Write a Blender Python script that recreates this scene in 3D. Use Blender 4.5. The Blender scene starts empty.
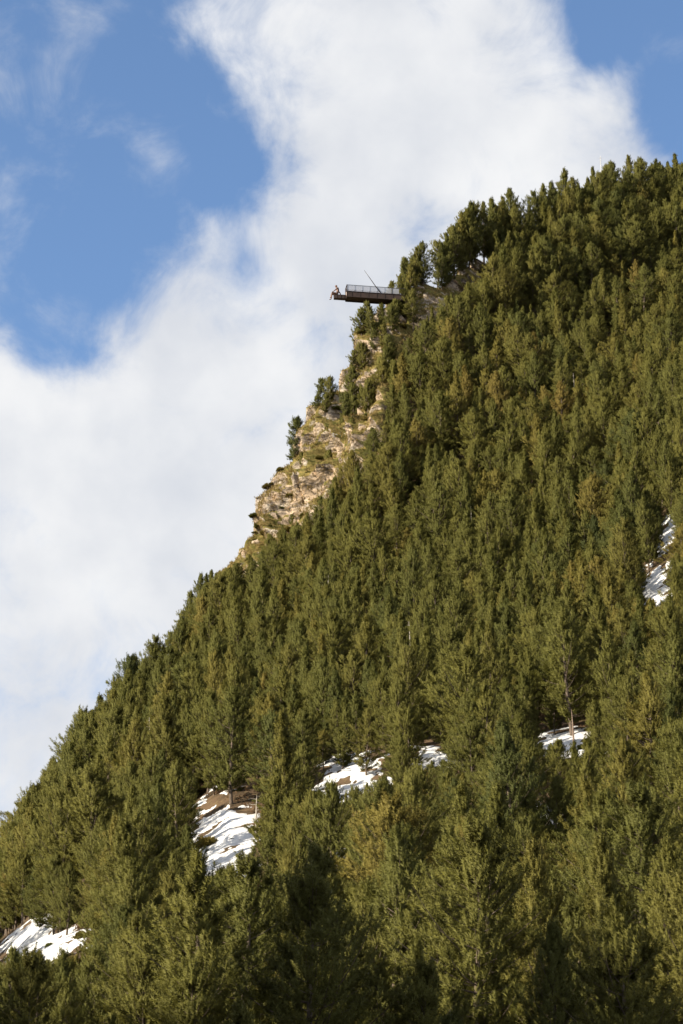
import bpy, bmesh, math, random
import numpy as np
from mathutils import Vector, Matrix

rng = np.random.default_rng(11)
random.seed(11)
SC = bpy.context.scene
COL = SC.collection
R = math.radians

# ------------------------------------------------------------------ camera
W, H = 683, 1024
LENS, SENSOR, PITCH = 85.0, 24.0, R(22.0)
F = LENS / SENSOR * W
cam_d = bpy.data.cameras.new('camera')
cam_d.sensor_fit = 'HORIZONTAL'; cam_d.sensor_width = SENSOR; cam_d.lens = LENS
cam_d.clip_start = 0.5; cam_d.clip_end = 20000
cam = bpy.data.objects.new('camera', cam_d); COL.objects.link(cam)
cam.location = (0, 0, 0); cam.rotation_euler = (R(90) + PITCH, 0, 0)
SC.camera = cam
SP, CP = math.sin(PITCH), math.cos(PITCH)

def ray(u, v):
    """direction of the line of sight with unit depth along the camera axis"""
    cx = (np.asarray(u, float) - W / 2) / F; cy = (H / 2 - np.asarray(v, float)) / F
    return np.stack([cx, CP - cy * SP, SP + cy * CP], -1)

def project(p):
    p = np.asarray(p, float)
    d = p[..., 1] * CP + p[..., 2] * SP
    yy = -p[..., 1] * SP + p[..., 2] * CP
    return W / 2 + F * p[..., 0] / d, H / 2 - F * yy / d, d

# ------------------------------------------------------------------ light and exposure
SUN = Vector((-0.83, -0.41, 0.50)).normalized()          # towards the sun: high on the left, a little behind the camera
EL = math.asin(SUN.z); AZ = math.atan2(SUN.x, SUN.y)
sd = bpy.data.lights.new('sun', 'SUN'); sd.energy = 5.0; sd.angle = R(0.6); sd.color = (1.0, 0.87, 0.66)
so = bpy.data.objects.new('sun', sd); COL.objects.link(so)
so.rotation_euler = SUN.to_track_quat('Z', 'Y').to_euler(); so.location = (-80, -40, 60)
SC.view_settings.view_transform = 'Standard'; SC.view_settings.look = 'None'
SC.view_settings.exposure = 1.1; SC.view_settings.gamma = 1.0; SC.view_settings.use_curve_mapping = False

class NT:
    def __init__(s, tree): s.t = tree; s.n = tree.nodes; s.l = tree.links
    def add(s, typ, **kw):
        n = s.n.new(typ)
        for k, v in kw.items():
            if k == 'inp':
                for a, b in v.items():
                    if isinstance(b, bpy.types.NodeSocket): s.l.new(b, n.inputs[a])
                    else: n.inputs[a].default_value = b
            else: setattr(n, k, v)
        return n
    def math(s, op, a, b=None, clamp=False):
        n = s.n.new('ShaderNodeMath'); n.operation = op; n.use_clamp = clamp
        for i, x in enumerate((a, b)):
            if x is None: continue
            if isinstance(x, bpy.types.NodeSocket): s.l.new(x, n.inputs[i])
            else: n.inputs[i].default_value = x
        return n.outputs[0]
    def mix(s, f, a, b, mode='MIX'):
        n = s.n.new('ShaderNodeMix'); n.data_type = 'RGBA'; n.blend_type = mode
        for i, x in ((0, f), (6, a), (7, b)):
            if isinstance(x, bpy.types.NodeSocket): s.l.new(x, n.inputs[i])
            elif i == 0: n.inputs[0].default_value = x
            else: n.inputs[i].default_value = (*x, 1)
        return n.outputs[2]
    def rng(s, x, a, b, c, d, smooth=True):
        n = s.n.new('ShaderNodeMapRange'); n.interpolation_type = 'SMOOTHSTEP' if smooth else 'LINEAR'
        if isinstance(x, bpy.types.NodeSocket): s.l.new(x, n.inputs[0])
        for i, y in enumerate((a, b, c, d)): n.inputs[i + 1].default_value = y
        return n.outputs[0]
    def noise(s, vec, scale, detail=4, rough=0.55, dist=0.0):
        n = s.n.new('ShaderNodeTexNoise'); s.l.new(vec, n.inputs['Vector'])
        n.inputs['Scale'].default_value = scale; n.inputs['Detail'].default_value = detail
        n.inputs['Roughness'].default_value = rough; n.inputs['Distortion'].default_value = dist
        return n

world = bpy.data.worlds.new('World'); SC.world = world; world.use_nodes = True
wt = NT(world.node_tree); wt.n.clear()
SKY_STRENGTH = 0.10
tc = wt.add('ShaderNodeTexCoord')
sky = wt.add('ShaderNodeTexSky', sky_type='NISHITA', sun_disc=False, sun_elevation=EL, sun_rotation=AZ % (2 * math.pi),
             altitude=1500.0, air_density=1.0, dust_density=0.6, ozone_density=1.5)
sky_col = wt.add('ShaderNodeHueSaturation', inp={'Saturation': 1.06, 'Value': 1.05, 'Color': sky.outputs[0]}).outputs[0]
# clouds: broad masses where the real ones stand, broken up by fractal noise on the sky's directions
d0 = tc.outputs['Generated']
warp = wt.noise(d0, 14, 5, 0.55)
wv = wt.add('ShaderNodeVectorMath', operation='SUBTRACT'); wt.l.new(warp.outputs['Color'], wv.inputs[0]); wv.inputs[1].default_value = (0.5, 0.5, 0.5)
ws = wt.add('ShaderNodeVectorMath', operation='SCALE'); wt.l.new(wv.outputs[0], ws.inputs[0]); ws.inputs['Scale'].default_value = 0.075
wa = wt.add('ShaderNodeVectorMath', operation='ADD'); wt.l.new(d0, wa.inputs[0]); wt.l.new(ws.outputs[0], wa.inputs[1])
dirw = wa.outputs[0]
BLOBS = [(10, 80, 360, -1.15), (150, 95, 185, -0.8), (228, 150, 105, -0.55), (70, 250, 150, -0.6), (255, 272, 60, -0.55), (30, 340, 95, -0.5), (120, -40, 150, -0.5),
         (425, 215, 48, -0.55), (665, 15, 165, -1.2), (700, 110, 120, -0.9), (585, -40, 120, -0.9),
         (95, 8, 70, 0.30), (60, 82, 65, 0.36), (155, 165, 60, 0.36), (12, 110, 50, 0.2), (40, 315, 60, 0.12), (230, 30, 60, 0.35), (560, 100, 60, 0.3),
         (380, 90, 190, 0.35), (150, 480, 300, 0.5), (330, 230, 90, 0.25)]
acc = None
BLOBS.sort(key=lambda b: b[3])
for bi, (u, v, r, a) in enumerate(BLOBS):
    if acc is not None and a > 0 and BLOBS[bi - 1][3] < 0: acc = wt.math('MAXIMUM', acc, -0.92)
    c = ray(u, v); c = c / np.linalg.norm(c)
    dn = wt.add('ShaderNodeVectorMath', operation='DISTANCE'); wt.l.new(dirw, dn.inputs[0]); dn.inputs[1].default_value = tuple(c)
    b = wt.rng(dn.outputs['Value'], 0.0, r / F, a, 0.0)
    acc = b if acc is None else wt.math('ADD', acc, b)
fb = wt.noise(d0, 24, 10, 0.62, 0.4)
big = wt.noise(d0, 2.3, 3, 0.5)
fld = wt.math('ADD', acc, wt.math('MULTIPLY', wt.math('SUBTRACT', fb.outputs[0], 0.5), 1.9))
fld = wt.math('ADD', fld, wt.math('MULTIPLY', wt.math('SUBTRACT', big.outputs[0], 0.5), 0.3))
fld = wt.math('ADD', fld, 0.72)
cov = wt.rng(fld, -0.18, 0.95, 0.0, 1.0)
tone_n = wt.noise(d0, 11, 6, 0.5)
tone = wt.rng(tone_n.outputs[0], 0.32, 0.68, 0.0, 1.0)
cl = wt.mix(tone, (3.15, 3.3, 3.6), (4.4, 4.42, 4.45))
skyc = wt.mix(cov, sky_col, cl)
bg = wt.add('ShaderNodeBackground'); wt.l.new(skyc, bg.inputs[0]); bg.inputs[1].default_value = SKY_STRENGTH
wo = wt.add('ShaderNodeOutputWorld'); wt.l.new(bg.outputs[0], wo.inputs[0])

# ------------------------------------------------------------------ helpers
def tag(o, label=None, cat=None, group=None, kind=None):
    if label: o['label'] = label
    if cat: o['category'] = cat
    if group: o['group'] = group
    if kind: o['kind'] = kind
    return o

def empty(name, loc=(0, 0, 0), rz=0.0, scale=1.0):
    o = bpy.data.objects.new(name, None); COL.objects.link(o)
    o.location = loc; o.rotation_euler = (0, 0, rz); o.scale = (scale,) * 3 if np.isscalar(scale) else scale
    o.empty_display_size = 0.3
    return o

def mesh_np(name, verts, faces, mat, parent=None, smooth=False, fmat=None):
    """faces: an (n,3) or (n,4) array"""
    verts = np.asarray(verts, np.float32); faces = np.asarray(faces, np.int32)
    me = bpy.data.meshes.new(name)
    n, k = faces.shape
    me.vertices.add(len(verts)); me.vertices.foreach_set('co', verts.ravel())
    me.loops.add(n * k); me.loops.foreach_set('vertex_index', faces.ravel())
    me.polygons.add(n)
    me.polygons.foreach_set('loop_start', np.arange(0, n * k, k, dtype=np.int32))
    me.update(calc_edges=True)
    if smooth: me.polygons.foreach_set('use_smooth', np.ones(n, bool))
    for m in (mat if isinstance(mat, (list, tuple)) else [mat]): me.materials.append(m)
    if fmat is not None: me.polygons.foreach_set('material_index', np.asarray(fmat, np.int32))
    o = bpy.data.objects.new(name, me); COL.objects.link(o)
    if parent: o.parent = parent
    return o

def bm_obj(name, bm, mat, parent=None, smooth=False):
    me = bpy.data.meshes.new(name); bm.to_mesh(me); bm.free()
    if smooth:
        for p in me.polygons: p.use_smooth = True
    me.materials.append(mat)
    o = bpy.data.objects.new(name, me); COL.objects.link(o)
    if parent: o.parent = parent
    return o

def add_box(bm, c, s, bevel=0.0):
    m = Matrix.Translation(c) @ Matrix.Diagonal((*s, 1))
    r = bmesh.ops.create_cube(bm, size=1.0, matrix=m)
    if bevel:
        es = list({e for v in r['verts'] for e in v.link_edges})
        bmesh.ops.bevel(bm, geom=es, offset=bevel, segments=1, affect='EDGES')

def tube_arrays(pts, rad, n=6):
    """swept tube through pts: verts, quads"""
    pts = np.asarray(pts, float); rad = np.asarray(rad, float); m = len(pts)
    tg = np.gradient(pts, axis=0); tg /= np.linalg.norm(tg, axis=1)[:, None] + 1e-9
    ref = np.where(np.abs(tg[:, 2:3]) > 0.9, np.array([[1.0, 0, 0]]), np.array([[0, 0, 1.0]]))
    a = np.cross(tg, ref); a /= np.linalg.norm(a, axis=1)[:, None] + 1e-9
    b = np.cross(tg, a)
    th = np.arange(n) * 2 * math.pi / n
    V = pts[:, None, :] + rad[:, None, None] * (a[:, None, :] * np.cos(th)[None, :, None] + b[:, None, :] * np.sin(th)[None, :, None])
    i = np.arange(m - 1)[:, None] * n; j = np.arange(n)[None, :]; j2 = (j + 1) % n
    Q = np.stack([i + j, i + j2, i + n + j2, i + n + j], -1).reshape(-1, 4)
    return V.reshape(-1, 3), Q

class Acc:
    def __init__(s): s.v = []; s.f = []; s.n = 0
    def add(s, V, Fc):
        s.v.append(V); s.f.append(np.asarray(Fc) + s.n); s.n += len(V)
    def get(s): return np.concatenate(s.v), np.concatenate(s.f)

def _h(i, j, k, seed):
    x = (i * 374761393 + j * 668265263 + k * 2147483647 + seed * 144665) & 0xFFFFFFFF
    x = ((x ^ (x >> 13)) * 1274126177) & 0xFFFFFFFF
    x = ((x ^ (x >> 16)) * 2246822519) & 0xFFFFFFFF
    return ((x ^ (x >> 15)) & 0xFFFFFF) / float(0xFFFFFF)

def vnoise(p, seed=0):
    p = np.asarray(p, float); i = np.floor(p).astype(np.int64); f = p - i
    f = f * f * f * (f * (f * 6 - 15) + 10)
    out = 0
    for dx in (0, 1):
        for dy in (0, 1):
            for dz in (0, 1):
                w = (f[..., 0] if dx else 1 - f[..., 0]) * (f[..., 1] if dy else 1 - f[..., 1]) * (f[..., 2] if dz else 1 - f[..., 2])
                out = out + w * _h(i[..., 0] + dx, i[..., 1] + dy, i[..., 2] + dz, seed)
    return out - 0.5

def fbm(p, oct=4, seed=0, gain=0.5):
    a, s, o = 1.0, 0.0, np.asarray(p, float)
    for k in range(oct):
        s = s + a * vnoise(o, seed + k); o = o * 2.03 + 17.3; a *= gain
    return s

def ridged(p, oct=4, seed=0):
    a, s, o = 1.0, 0.0, np.asarray(p, float)
    for k in range(oct):
        s = s + a * (1 - 4 * np.abs(vnoise(o, seed + k))); o = o * 2.1 + 9.1; a *= 0.5
    return s

def smooth01(x): x = np.clip(x, 0, 1); return x * x * (3 - 2 * x)

# ------------------------------------------------------------------ the mountain as a surface P(u, s)
KU = np.array([-900, -250, 0, 100, 230, 300, 340, 400, 480, 600, 683, 900, 1600], float)
KD = np.array([
    [40, 105, 150, 200, 240, 270, 300], [40, 105, 150, 200, 240, 275, 310], [40, 105, 150, 190, 240, 285, 325],
    [40, 105, 150, 200, 255, 305, 350], [40, 105, 150, 205, 240, 340, 430], [40, 105, 150, 205, 240, 345, 450],
    [40, 105, 150, 205, 240, 345, 460], [40, 105, 150, 205, 240, 345, 472], [40, 105, 150, 207, 240, 345, 500],
    [40, 105, 150, 215, 245, 345, 555], [40, 105, 150, 215, 250, 345, 590], [40, 105, 150, 215, 250, 350, 640], [40, 105, 150, 215, 250, 350, 660]], float)
KV = np.array([
    [1600, 1130, 1090, 1070, 1060, 1055, 1050], [1600, 1130, 1070, 1040, 1020, 1010, 1000], [1600, 1110, 1040, 985, 955, 940, 930],
    [1600, 1105, 1010, 920, 862, 812, 770], [1600, 1100, 992, 885, 803, 690, 566], [1600, 1100, 988, 868, 795, 660, 462],
    [1600, 1100, 985, 850, 783, 640, 385], [1600, 1100, 985, 835, 768, 620, 303], [1600, 1100, 985, 815, 758, 600, 265],
    [1600, 1100, 985, 775, 735, 575, 212], [1600, 1100, 985, 775, 715, 520, 198], [1600, 1100, 985, 775, 715, 520, 190], [1600, 1100, 985, 775, 715, 520, 240]], float)
RIDGE = np.array([[-900, 1050], [-250, 1005], [-80, 985], [0, 930], [40, 872], [80, 805], [130, 738], [180, 668], [215, 600], [231, 562], [238, 540], [250, 518], [270, 498], [287, 476],
                  [300, 452], [308, 432], [316, 412], [328, 396], [340, 380], [352, 358], [366, 334], [380, 315], [393, 304], [404, 302], [420, 290], [445, 275], [470, 266],
                  [500, 262], [540, 236], [600, 212], [683, 198], [900, 190], [1600, 240]], float)
# where the forest ends and the rock of the crag begins (u, v)
EDGE = np.array([[222, 575], [250, 560], [292, 528], [318, 505], [345, 475], [362, 450], [384, 415], [392, 380], [398, 345], [412, 322], [438, 298], [470, 277], [492, 266]], float)

def knots(u):
    ub = np.asarray(u, float)
    D = np.stack([np.interp(ub, KU, KD[:, k]) for k in range(7)], -1)
    V = np.stack([np.interp(ub, KU, KV[:, k]) for k in range(7)], -1)
    rv = np.interp(ub, RIDGE[:, 0], RIDGE[:, 1])
    V[..., 6] = rv
    V[..., 5] = np.maximum(V[..., 5], rv + 0.25 * (V[..., 4] - rv))
    return D, V

def _pchip(Y, s):
    d = np.diff(Y, axis=-1)
    m = np.zeros_like(Y)
    a, b = d[..., :-1], d[..., 1:]
    m[..., 1:-1] = np.where(a * b > 0, 2 * a * b / np.where(np.abs(a + b) < 1e-9, 1e-9, a + b), 0)
    m[..., 0] = d[..., 0]; m[..., -1] = d[..., -1]
    i = np.clip(np.floor(s).astype(int), 0, Y.shape[-1] - 2); t = s - i
    g = lambda A, k: np.take_along_axis(A, k[..., None], -1)[..., 0]
    y0, y1, m0, m1 = g(Y, i), g(Y, i + 1), g(m, i), g(m, i + 1)
    return (2*t**3 - 3*t**2 + 1) * y0 + (t**3 - 2*t**2 + t) * m0 + (-2*t**3 + 3*t**2) * y1 + (t**3 - t**2) * m1

def crag_mask(u, v):
    """1 on the bare rock of the spur, 0 in the forest"""
    e = np.interp(u, EDGE[:, 0], EDGE[:, 1])
    k = smooth01((e + 26 - v + 4) / 12.0)
    return k * smooth01((u - 218) / 10.0) * smooth01((500 - u) / 12.0)

def surf(u, s, disp=True):
    u = np.asarray(u, float); s = np.asarray(s, float)
    Dk, Vk = knots(u)
    D = _pchip(Dk, s); V = _pchip(Vk, s)
    P = ray(u, V) * D[..., None]
    if disp:
        c = crag_mask(u, V)
        far = smooth01((D - 40) / 60)
        P = P.copy()
        P[..., 2] += far * (1.6 * fbm(P / 26.0, 3, 3) + 0.5 * fbm(P / 5.0, 3, 9)) * (1 - 0.6 * smooth01((s - 5.6) / 0.4))
        q = P.copy(); q[..., 2] *= 0.45; q[..., 0] += 0.5 * P[..., 2] * 0.45
        w = q + 1.6 * np.stack([fbm(q / 5.0, 2, 61), fbm(q / 5.0, 2, 62), fbm(q / 5.0, 2, 63)], -1)
        h = 3.0 * (0.75 - np.abs(4 * vnoise(w / 9.0, 21))) + 1.8 * (0.7 - np.abs(4 * vnoise(w / 4.0, 22))) + 0.32 * ridged(w / 1.9, 3, 35) - 0.8
        st = P[..., 2] - 0.75 * P[..., 0] + 2.4 * fbm(P / 7.0, 3, 77)
        saw = (st / 3.1) % 1.0
        h = h + 1.1 * (np.minimum(saw * 1.25, (1 - saw) * 5.0) - 0.5)
        P += (c * h)[..., None] * np.array([-0.62, -0.62, 0.25])
    return P, V, c if disp else None

# ------------------------------------------------------------------ materials
def mat_new(name):
    m = bpy.data.materials.new(name); m.use_nodes = True
    t = NT(m.node_tree); t.n.clear()
    p = t.add('ShaderNodeBsdfPrincipled'); o = t.add('ShaderNodeOutputMaterial')
    t.l.new(p.outputs[0], o.inputs[0])
    return m, t, p, o

def mat_plain(name, c1, c2, rough=0.7, scale=3.0, metal=0.0, spec=0.4, bump=0.0):
    m, t, p, o = mat_new(name)
    x = t.add('ShaderNodeTexCoord').outputs['Object']
    n = t.noise(x, scale, 6, 0.6)
    t.l.new(t.mix(t.rng(n.outputs[0], 0.35, 0.65, 0, 1), c1, c2), p.inputs['Base Color'])
    p.inputs['Roughness'].default_value = rough; p.inputs['Metallic'].default_value = metal
    p.inputs['Specular IOR Level'].default_value = spec
    if bump:
        b = t.add('ShaderNodeBump', inp={'Strength': bump, 'Distance': 0.02}); t.l.new(n.outputs[0], b.inputs['Height']); t.l.new(b.outputs[0], p.inputs['Normal'])
    return m

def mat_needles(name, ramp, transl=0.25, drift=False):
    m, t, p, o = mat_new(name)
    oi = t.add('ShaderNodeObjectInfo')
    cr = t.add('ShaderNodeValToRGB'); t.l.new(oi.outputs['Random'], cr.inputs[0])
    el = cr.color_ramp.elements
    while len(el) < len(ramp): el.new(0.5)
    for e, (pos, c) in zip(el, ramp): e.position = pos; e.color = (*c, 1)
    if drift:                                            # stands of greener and of yellower trees
        ln_ = t.noise(oi.outputs['Location'], 0.045, 3, 0.6)
        t.l.new(t.math('ADD', t.math('MULTIPLY', oi.outputs['Random'], 0.6), t.rng(ln_.outputs[0], 0.32, 0.68, 0.0, 0.42, False)), cr.inputs[0])
    x = t.add('ShaderNodeTexCoord').outputs['Object']
    n = t.noise(x, 2.2, 3, 0.6)
    n2 = t.noise(x, 9.0, 2, 0.6)
    k = t.math('ADD', t.math('MULTIPLY', n.outputs[0], 0.9), t.math('MULTIPLY', n2.outputs[0], 0.9))
    k = t.rng(k, 0.45, 1.35, 0.6, 1.45, False)
    mul = t.add('ShaderNodeVectorMath', operation='SCALE'); t.l.new(cr.outputs[0], mul.inputs[0]); t.l.new(k, mul.inputs['Scale'])
    t.l.new(mul.outputs[0], p.inputs['Base Color'])
    p.inputs['Roughness'].default_value = 0.6; p.inputs['Specular IOR Level'].default_value = 0.15
    tr = t.add('ShaderNodeBsdfTranslucent'); t.l.new(mul.outputs[0], tr.inputs[0])
    mx = t.add('ShaderNodeMixShader'); mx.inputs[0].default_value = transl
    t.l.new(p.outputs[0], mx.inputs[1]); t.l.new(tr.outputs[0], mx.inputs[2]); t.l.new(mx.outputs[0], o.inputs[0])
    return m

M_NEEDLE = mat_needles('pine_needles', [(0.0, (0.050, 0.062, 0.019)), (0.15, (0.075, 0.083, 0.020)), (0.4, (0.119, 0.115, 0.025)), (0.6, (0.092, 0.096, 0.022)), (0.82, (0.148, 0.130, 0.029)), (0.97, (0.170, 0.130, 0.034))], 0.2, True)
M_SHRUB = mat_needles('juniper_needles', [(0.0, (0.075, 0.085, 0.018)), (0.5, (0.12, 0.11, 0.025)), (1.0, (0.15, 0.12, 0.03))])
M_DRYGRASS = mat_needles('dry_grass', [(0.0, (0.17, 0.13, 0.05)), (1.0, (0.22, 0.16, 0.06))])
M_BARK = mat_plain('pine_bark', (0.075, 0.058, 0.045), (0.145, 0.112, 0.09), 0.9, 5.0, bump=0.5)
M_DEAD = mat_plain('bare_wood', (0.30, 0.27, 0.24), (0.42, 0.38, 0.34), 0.85, 6.0)
M_TWIG = mat_plain('twigs', (0.13, 0.09, 0.07), (0.20, 0.15, 0.12), 0.9, 6.0)

def mat_rocky(name, use_attr):
    m, t, p, o = mat_new(name)
    g = t.add('ShaderNodeNewGeometry'); pos = g.outputs['Position']
    # rock
    sc = t.add('ShaderNodeVectorMath', operation='MULTIPLY'); t.l.new(pos, sc.inputs[0]); sc.inputs[1].default_value = (1, 1, 2.2)
    n1 = t.noise(sc.outputs[0], 0.16, 6, 0.6, 0.6); n2 = t.noise(sc.outputs[0], 0.6, 7, 0.6, 0.4)
    rock = t.mix(t.rng(n1.outputs[0], 0.40, 0.62, 0, 1), (0.43, 0.335, 0.245), (0.40, 0.36, 0.31))
    rock = t.mix(t.rng(n2.outputs[0], 0.38, 0.56, 1, 0), rock, (0.20, 0.165, 0.135))
    rt = t.add('ShaderNodeMapping'); t.l.new(pos, rt.inputs['Vector']); rt.inputs['Rotation'].default_value = (0.0, R(38), 0.0); rt.inputs['Scale'].default_value = (0.35, 0.35, 2.6)
    crk_shade = t.noise(rt.outputs[0], 0.30, 6, 0.6, 0.6)
    rock = t.mix(t.math('MULTIPLY', t.rng(crk_shade.outputs[0], 0.40, 0.47, 1, 0), 0.9), rock, (0.085, 0.07, 0.06))  # shadow in the slanting cracks, painted as dark lines into the rock colour
    n3 = t.noise(pos, 0.5, 5, 0.6)
    rock = t.mix(t.math('MULTIPLY', t.rng(n3.outputs[0], 0.56, 0.70, 0, 1), 0.7), rock, (0.37, 0.225, 0.12))
    # grass where the ground is flat enough
    nz = t.add('ShaderNodeSeparateXYZ'); t.l.new(g.outputs['Normal'], nz.inputs[0])
    gn = t.noise(pos, 0.15, 5, 0.62)
    tf = t.add('ShaderNodeAttribute', attribute_name='turf')
    gm = t.math('ADD', t.math('MULTIPLY', tf.outputs['Fac'], 0.5), nz.outputs[2])
    gm = t.math('ADD', gm, t.math('MULTIPLY', t.math('SUBTRACT', gn.outputs[0], 0.5), 2.2))
    gcol_n = t.noise(pos, 0.9, 4, 0.6)
    gcol = t.mix(t.rng(gcol_n.outputs[0], 0.35, 0.65, 0, 1), (0.095, 0.092, 0.022), (0.18, 0.14, 0.045))
    crag = t.mix(t.rng(gm, 0.32, 0.58, 0, 1), rock, gcol)
    if use_attr:
        at = t.add('ShaderNodeAttribute', attribute_name='crag')
        f1 = t.noise(pos, 0.35, 6, 0.6)
        floor = t.mix(t.rng(f1.outputs[0], 0.36, 0.60, 0, 1), (0.058, 0.040, 0.024), (0.105, 0.070, 0.042))
        f2 = t.noise(pos, 1.7, 4, 0.6)
        floor = t.mix(t.math('MULTIPLY', t.rng(f2.outputs[0], 0.55, 0.7, 0, 1), 0.6), floor, (0.17, 0.135, 0.06))
        col = t.mix(at.outputs['Fac'], floor, crag)
    else:
        col = t.mix(t.rng(gm, 1.05, 1.4, 0, 1), rock, gcol)
    t.l.new(col, p.inputs['Base Color']); p.inputs['Roughness'].default_value = 0.92; p.inputs['Specular IOR Level'].default_value = 0.2
    b = t.add('ShaderNodeBump', inp={'Strength': 1.0, 'Distance': 0.7}); t.l.new(n2.outputs[0], b.inputs['Height']); t.l.new(b.outputs[0], p.inputs['Normal'])
    return m
M_GROUND = mat_rocky('mountain_ground', True)
M_ROCK = mat_rocky('crag_rock', False)

def mat_snow():
    m, t, p, o = mat_new('old_snow')
    pos = t.add('ShaderNodeNewGeometry').outputs['Position']
    n = t.noise(pos, 0.8, 6, 0.6); n2 = t.noise(pos, 4.0, 5, 0.6)
    c = t.mix(t.rng(n2.outputs[0], 0.54, 0.74, 0, 1), (0.56, 0.58, 0.62), (0.30, 0.26, 0.22))
    t.l.new(c, p.inputs['Base Color']); p.inputs['Roughness'].default_value = 0.7
    b = t.add('ShaderNodeBump', inp={'Strength': 0.35, 'Distance': 0.2}); t.l.new(n.outputs[0], b.inputs['Height']); t.l.new(b.outputs[0], p.inputs['Normal'])
    return m
M_SNOW = mat_snow()

# ------------------------------------------------------------------ mountain mesh
uu = np.concatenate([np.arange(-900, -150, 30), np.arange(-150, 205, 4), np.arange(205, 510, 1.1), np.arange(510, 860, 4), np.arange(860, 1601, 30)])
ss = np.concatenate([np.linspace(0, 1, 14)[:-1], np.linspace(1, 5, 190)[:-1], np.linspace(5, 6, 230)])
U, S = np.meshgrid(uu, ss)
P, V, Cm = surf(U, S)
rows = [P]; crows = [Cm]
top = P[-1]
hd = top[:, :2] / np.linalg.norm(top[:, :2], axis=1)[:, None]
tm = 0.5 * (Cm[-1])
for (dst, dz) in ((1.5, -0.4), (5, -2.5), (12, -8), (30, -26), (80, -75), (220, -190), (600, -400)):
    q = top.copy(); q[:, :2] += hd * dst; q[:, 2] = np.maximum(q[:, 2] + dz + 0.5 * fbm(q / 4.0, 3, 5), -6)
    rows.append(q[None]); crows.append(Cm[-1][None] * (1.0 if dst < 100 else 0))
first = P[0]
pre = []
for y, z in ((-60, -6.0), (-10, -2.2), (10, -2.0), (25, -2.4)):
    q = first.copy(); q[:, 0] = first[:, 0] * max(0.6, y / 40 + 0.5); q[:, 1] = y; q[:, 2] = z + 0.0 * q[:, 0]; pre.append(q[None])
PP = np.concatenate(pre + rows); CC = np.concatenate([np.zeros((len(pre), len(uu)))] + crows)
nr, nc = PP.shape[:2]
idx = np.arange(nr * nc).reshape(nr, nc)
quads = np.stack([idx[:-1, :-1], idx[:-1, 1:], idx[1:, 1:], idx[1:, :-1]], -1).reshape(-1, 4)
terrain = mesh_np('mountain_terrain', PP.reshape(-1, 3), quads, M_GROUND, smooth=False)
tu = np.zeros_like(CC)
uA = np.broadcast_to(uu, CC.shape); _pu, vA, _pd = project(PP)
for (a_, b_, ra, rb) in ((325, 450, 30, 32), (262, 528, 20, 14), (240, 552, 18, 10), (300, 470, 14, 14), (380, 360, 30, 40)):
    tu += 1.0 * np.exp(-((uA - a_) / ra) ** 2 - ((vA - b_) / rb) ** 2)
ta = terrain.data.attributes.new('turf', 'FLOAT', 'POINT'); ta.data.foreach_set('value', tu.ravel().astype(np.float32))
at = terrain.data.attributes.new('crag', 'FLOAT', 'POINT'); at.data.foreach_set('value', CC.ravel().astype(np.float32))
tag(terrain, 'steep mountainside with brown forest floor and bare rock spur', kind='structure')

# valley floor far below the ridge
bm = bmesh.new()
bmesh.ops.create_circle(bm, cap_ends=True, radius=9000, segments=96, matrix=Matrix.Translation((0, 0, -7.0)))
valley = bm_obj('valley_ground', bm, M_GROUND); tag(valley, kind='structure')
a2 = valley.data.attributes.new('crag', 'FLOAT', 'POINT')

# unseen rise added on the left, its crest shaped to shade the slope's foot
sh = np.array([SUN.x, SUN.y]) / math.hypot(SUN.x, SUN.y); se = np.array([-sh[1], sh[0]]); se = se if se[0] > 0 else -se
ga, gb = np.meshgrid(np.linspace(-260, 60, 160), np.linspace(-90, 260, 120))
crest = np.interp(ga, [-260, -170, -125, -105, -85, -60, 0, 60], [2, 12, 36, 53, 78, 92, 82, 42])
prof = np.where(gb < 0, np.exp(-(gb / 42.0) ** 2), np.exp(-(gb / 160.0) ** 2))
hx = np.array([15.0, 120.0]) + sh * 150
hp = np.stack([hx[0] + sh[0] * gb + se[0] * (ga + 92), hx[1] + sh[1] * gb + se[1] * (ga + 92), crest * prof], -1)
hp[..., 2] += (fbm(hp / 12.0, 4, 40) * 26 + fbm(hp / 3.0, 2, 41) * 9) * prof - 6
ix = np.arange(ga.size).reshape(ga.shape)
shade_hill = mesh_np('shade_hill', hp.reshape(-1, 3), np.stack([ix[:-1, :-1], ix[:-1, 1:], ix[1:, 1:], ix[1:, :-1]], -1).reshape(-1, 4), M_GROUND)
shade_hill.data.attributes.new('crag', 'FLOAT', 'POINT'); tag(shade_hill, kind='structure')

# ------------------------------------------------------------------ snow lying in the clearings
def inv_s(u, v):
    """surface coordinate s at which the mountainside shows at height v of column u"""
    s = np.linspace(1, 6, 400)
    _, Vk = knots(np.full(400, float(u)))
    vv = _pchip(Vk, s)
    return float(np.interp(-v, -vv, s))

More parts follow.
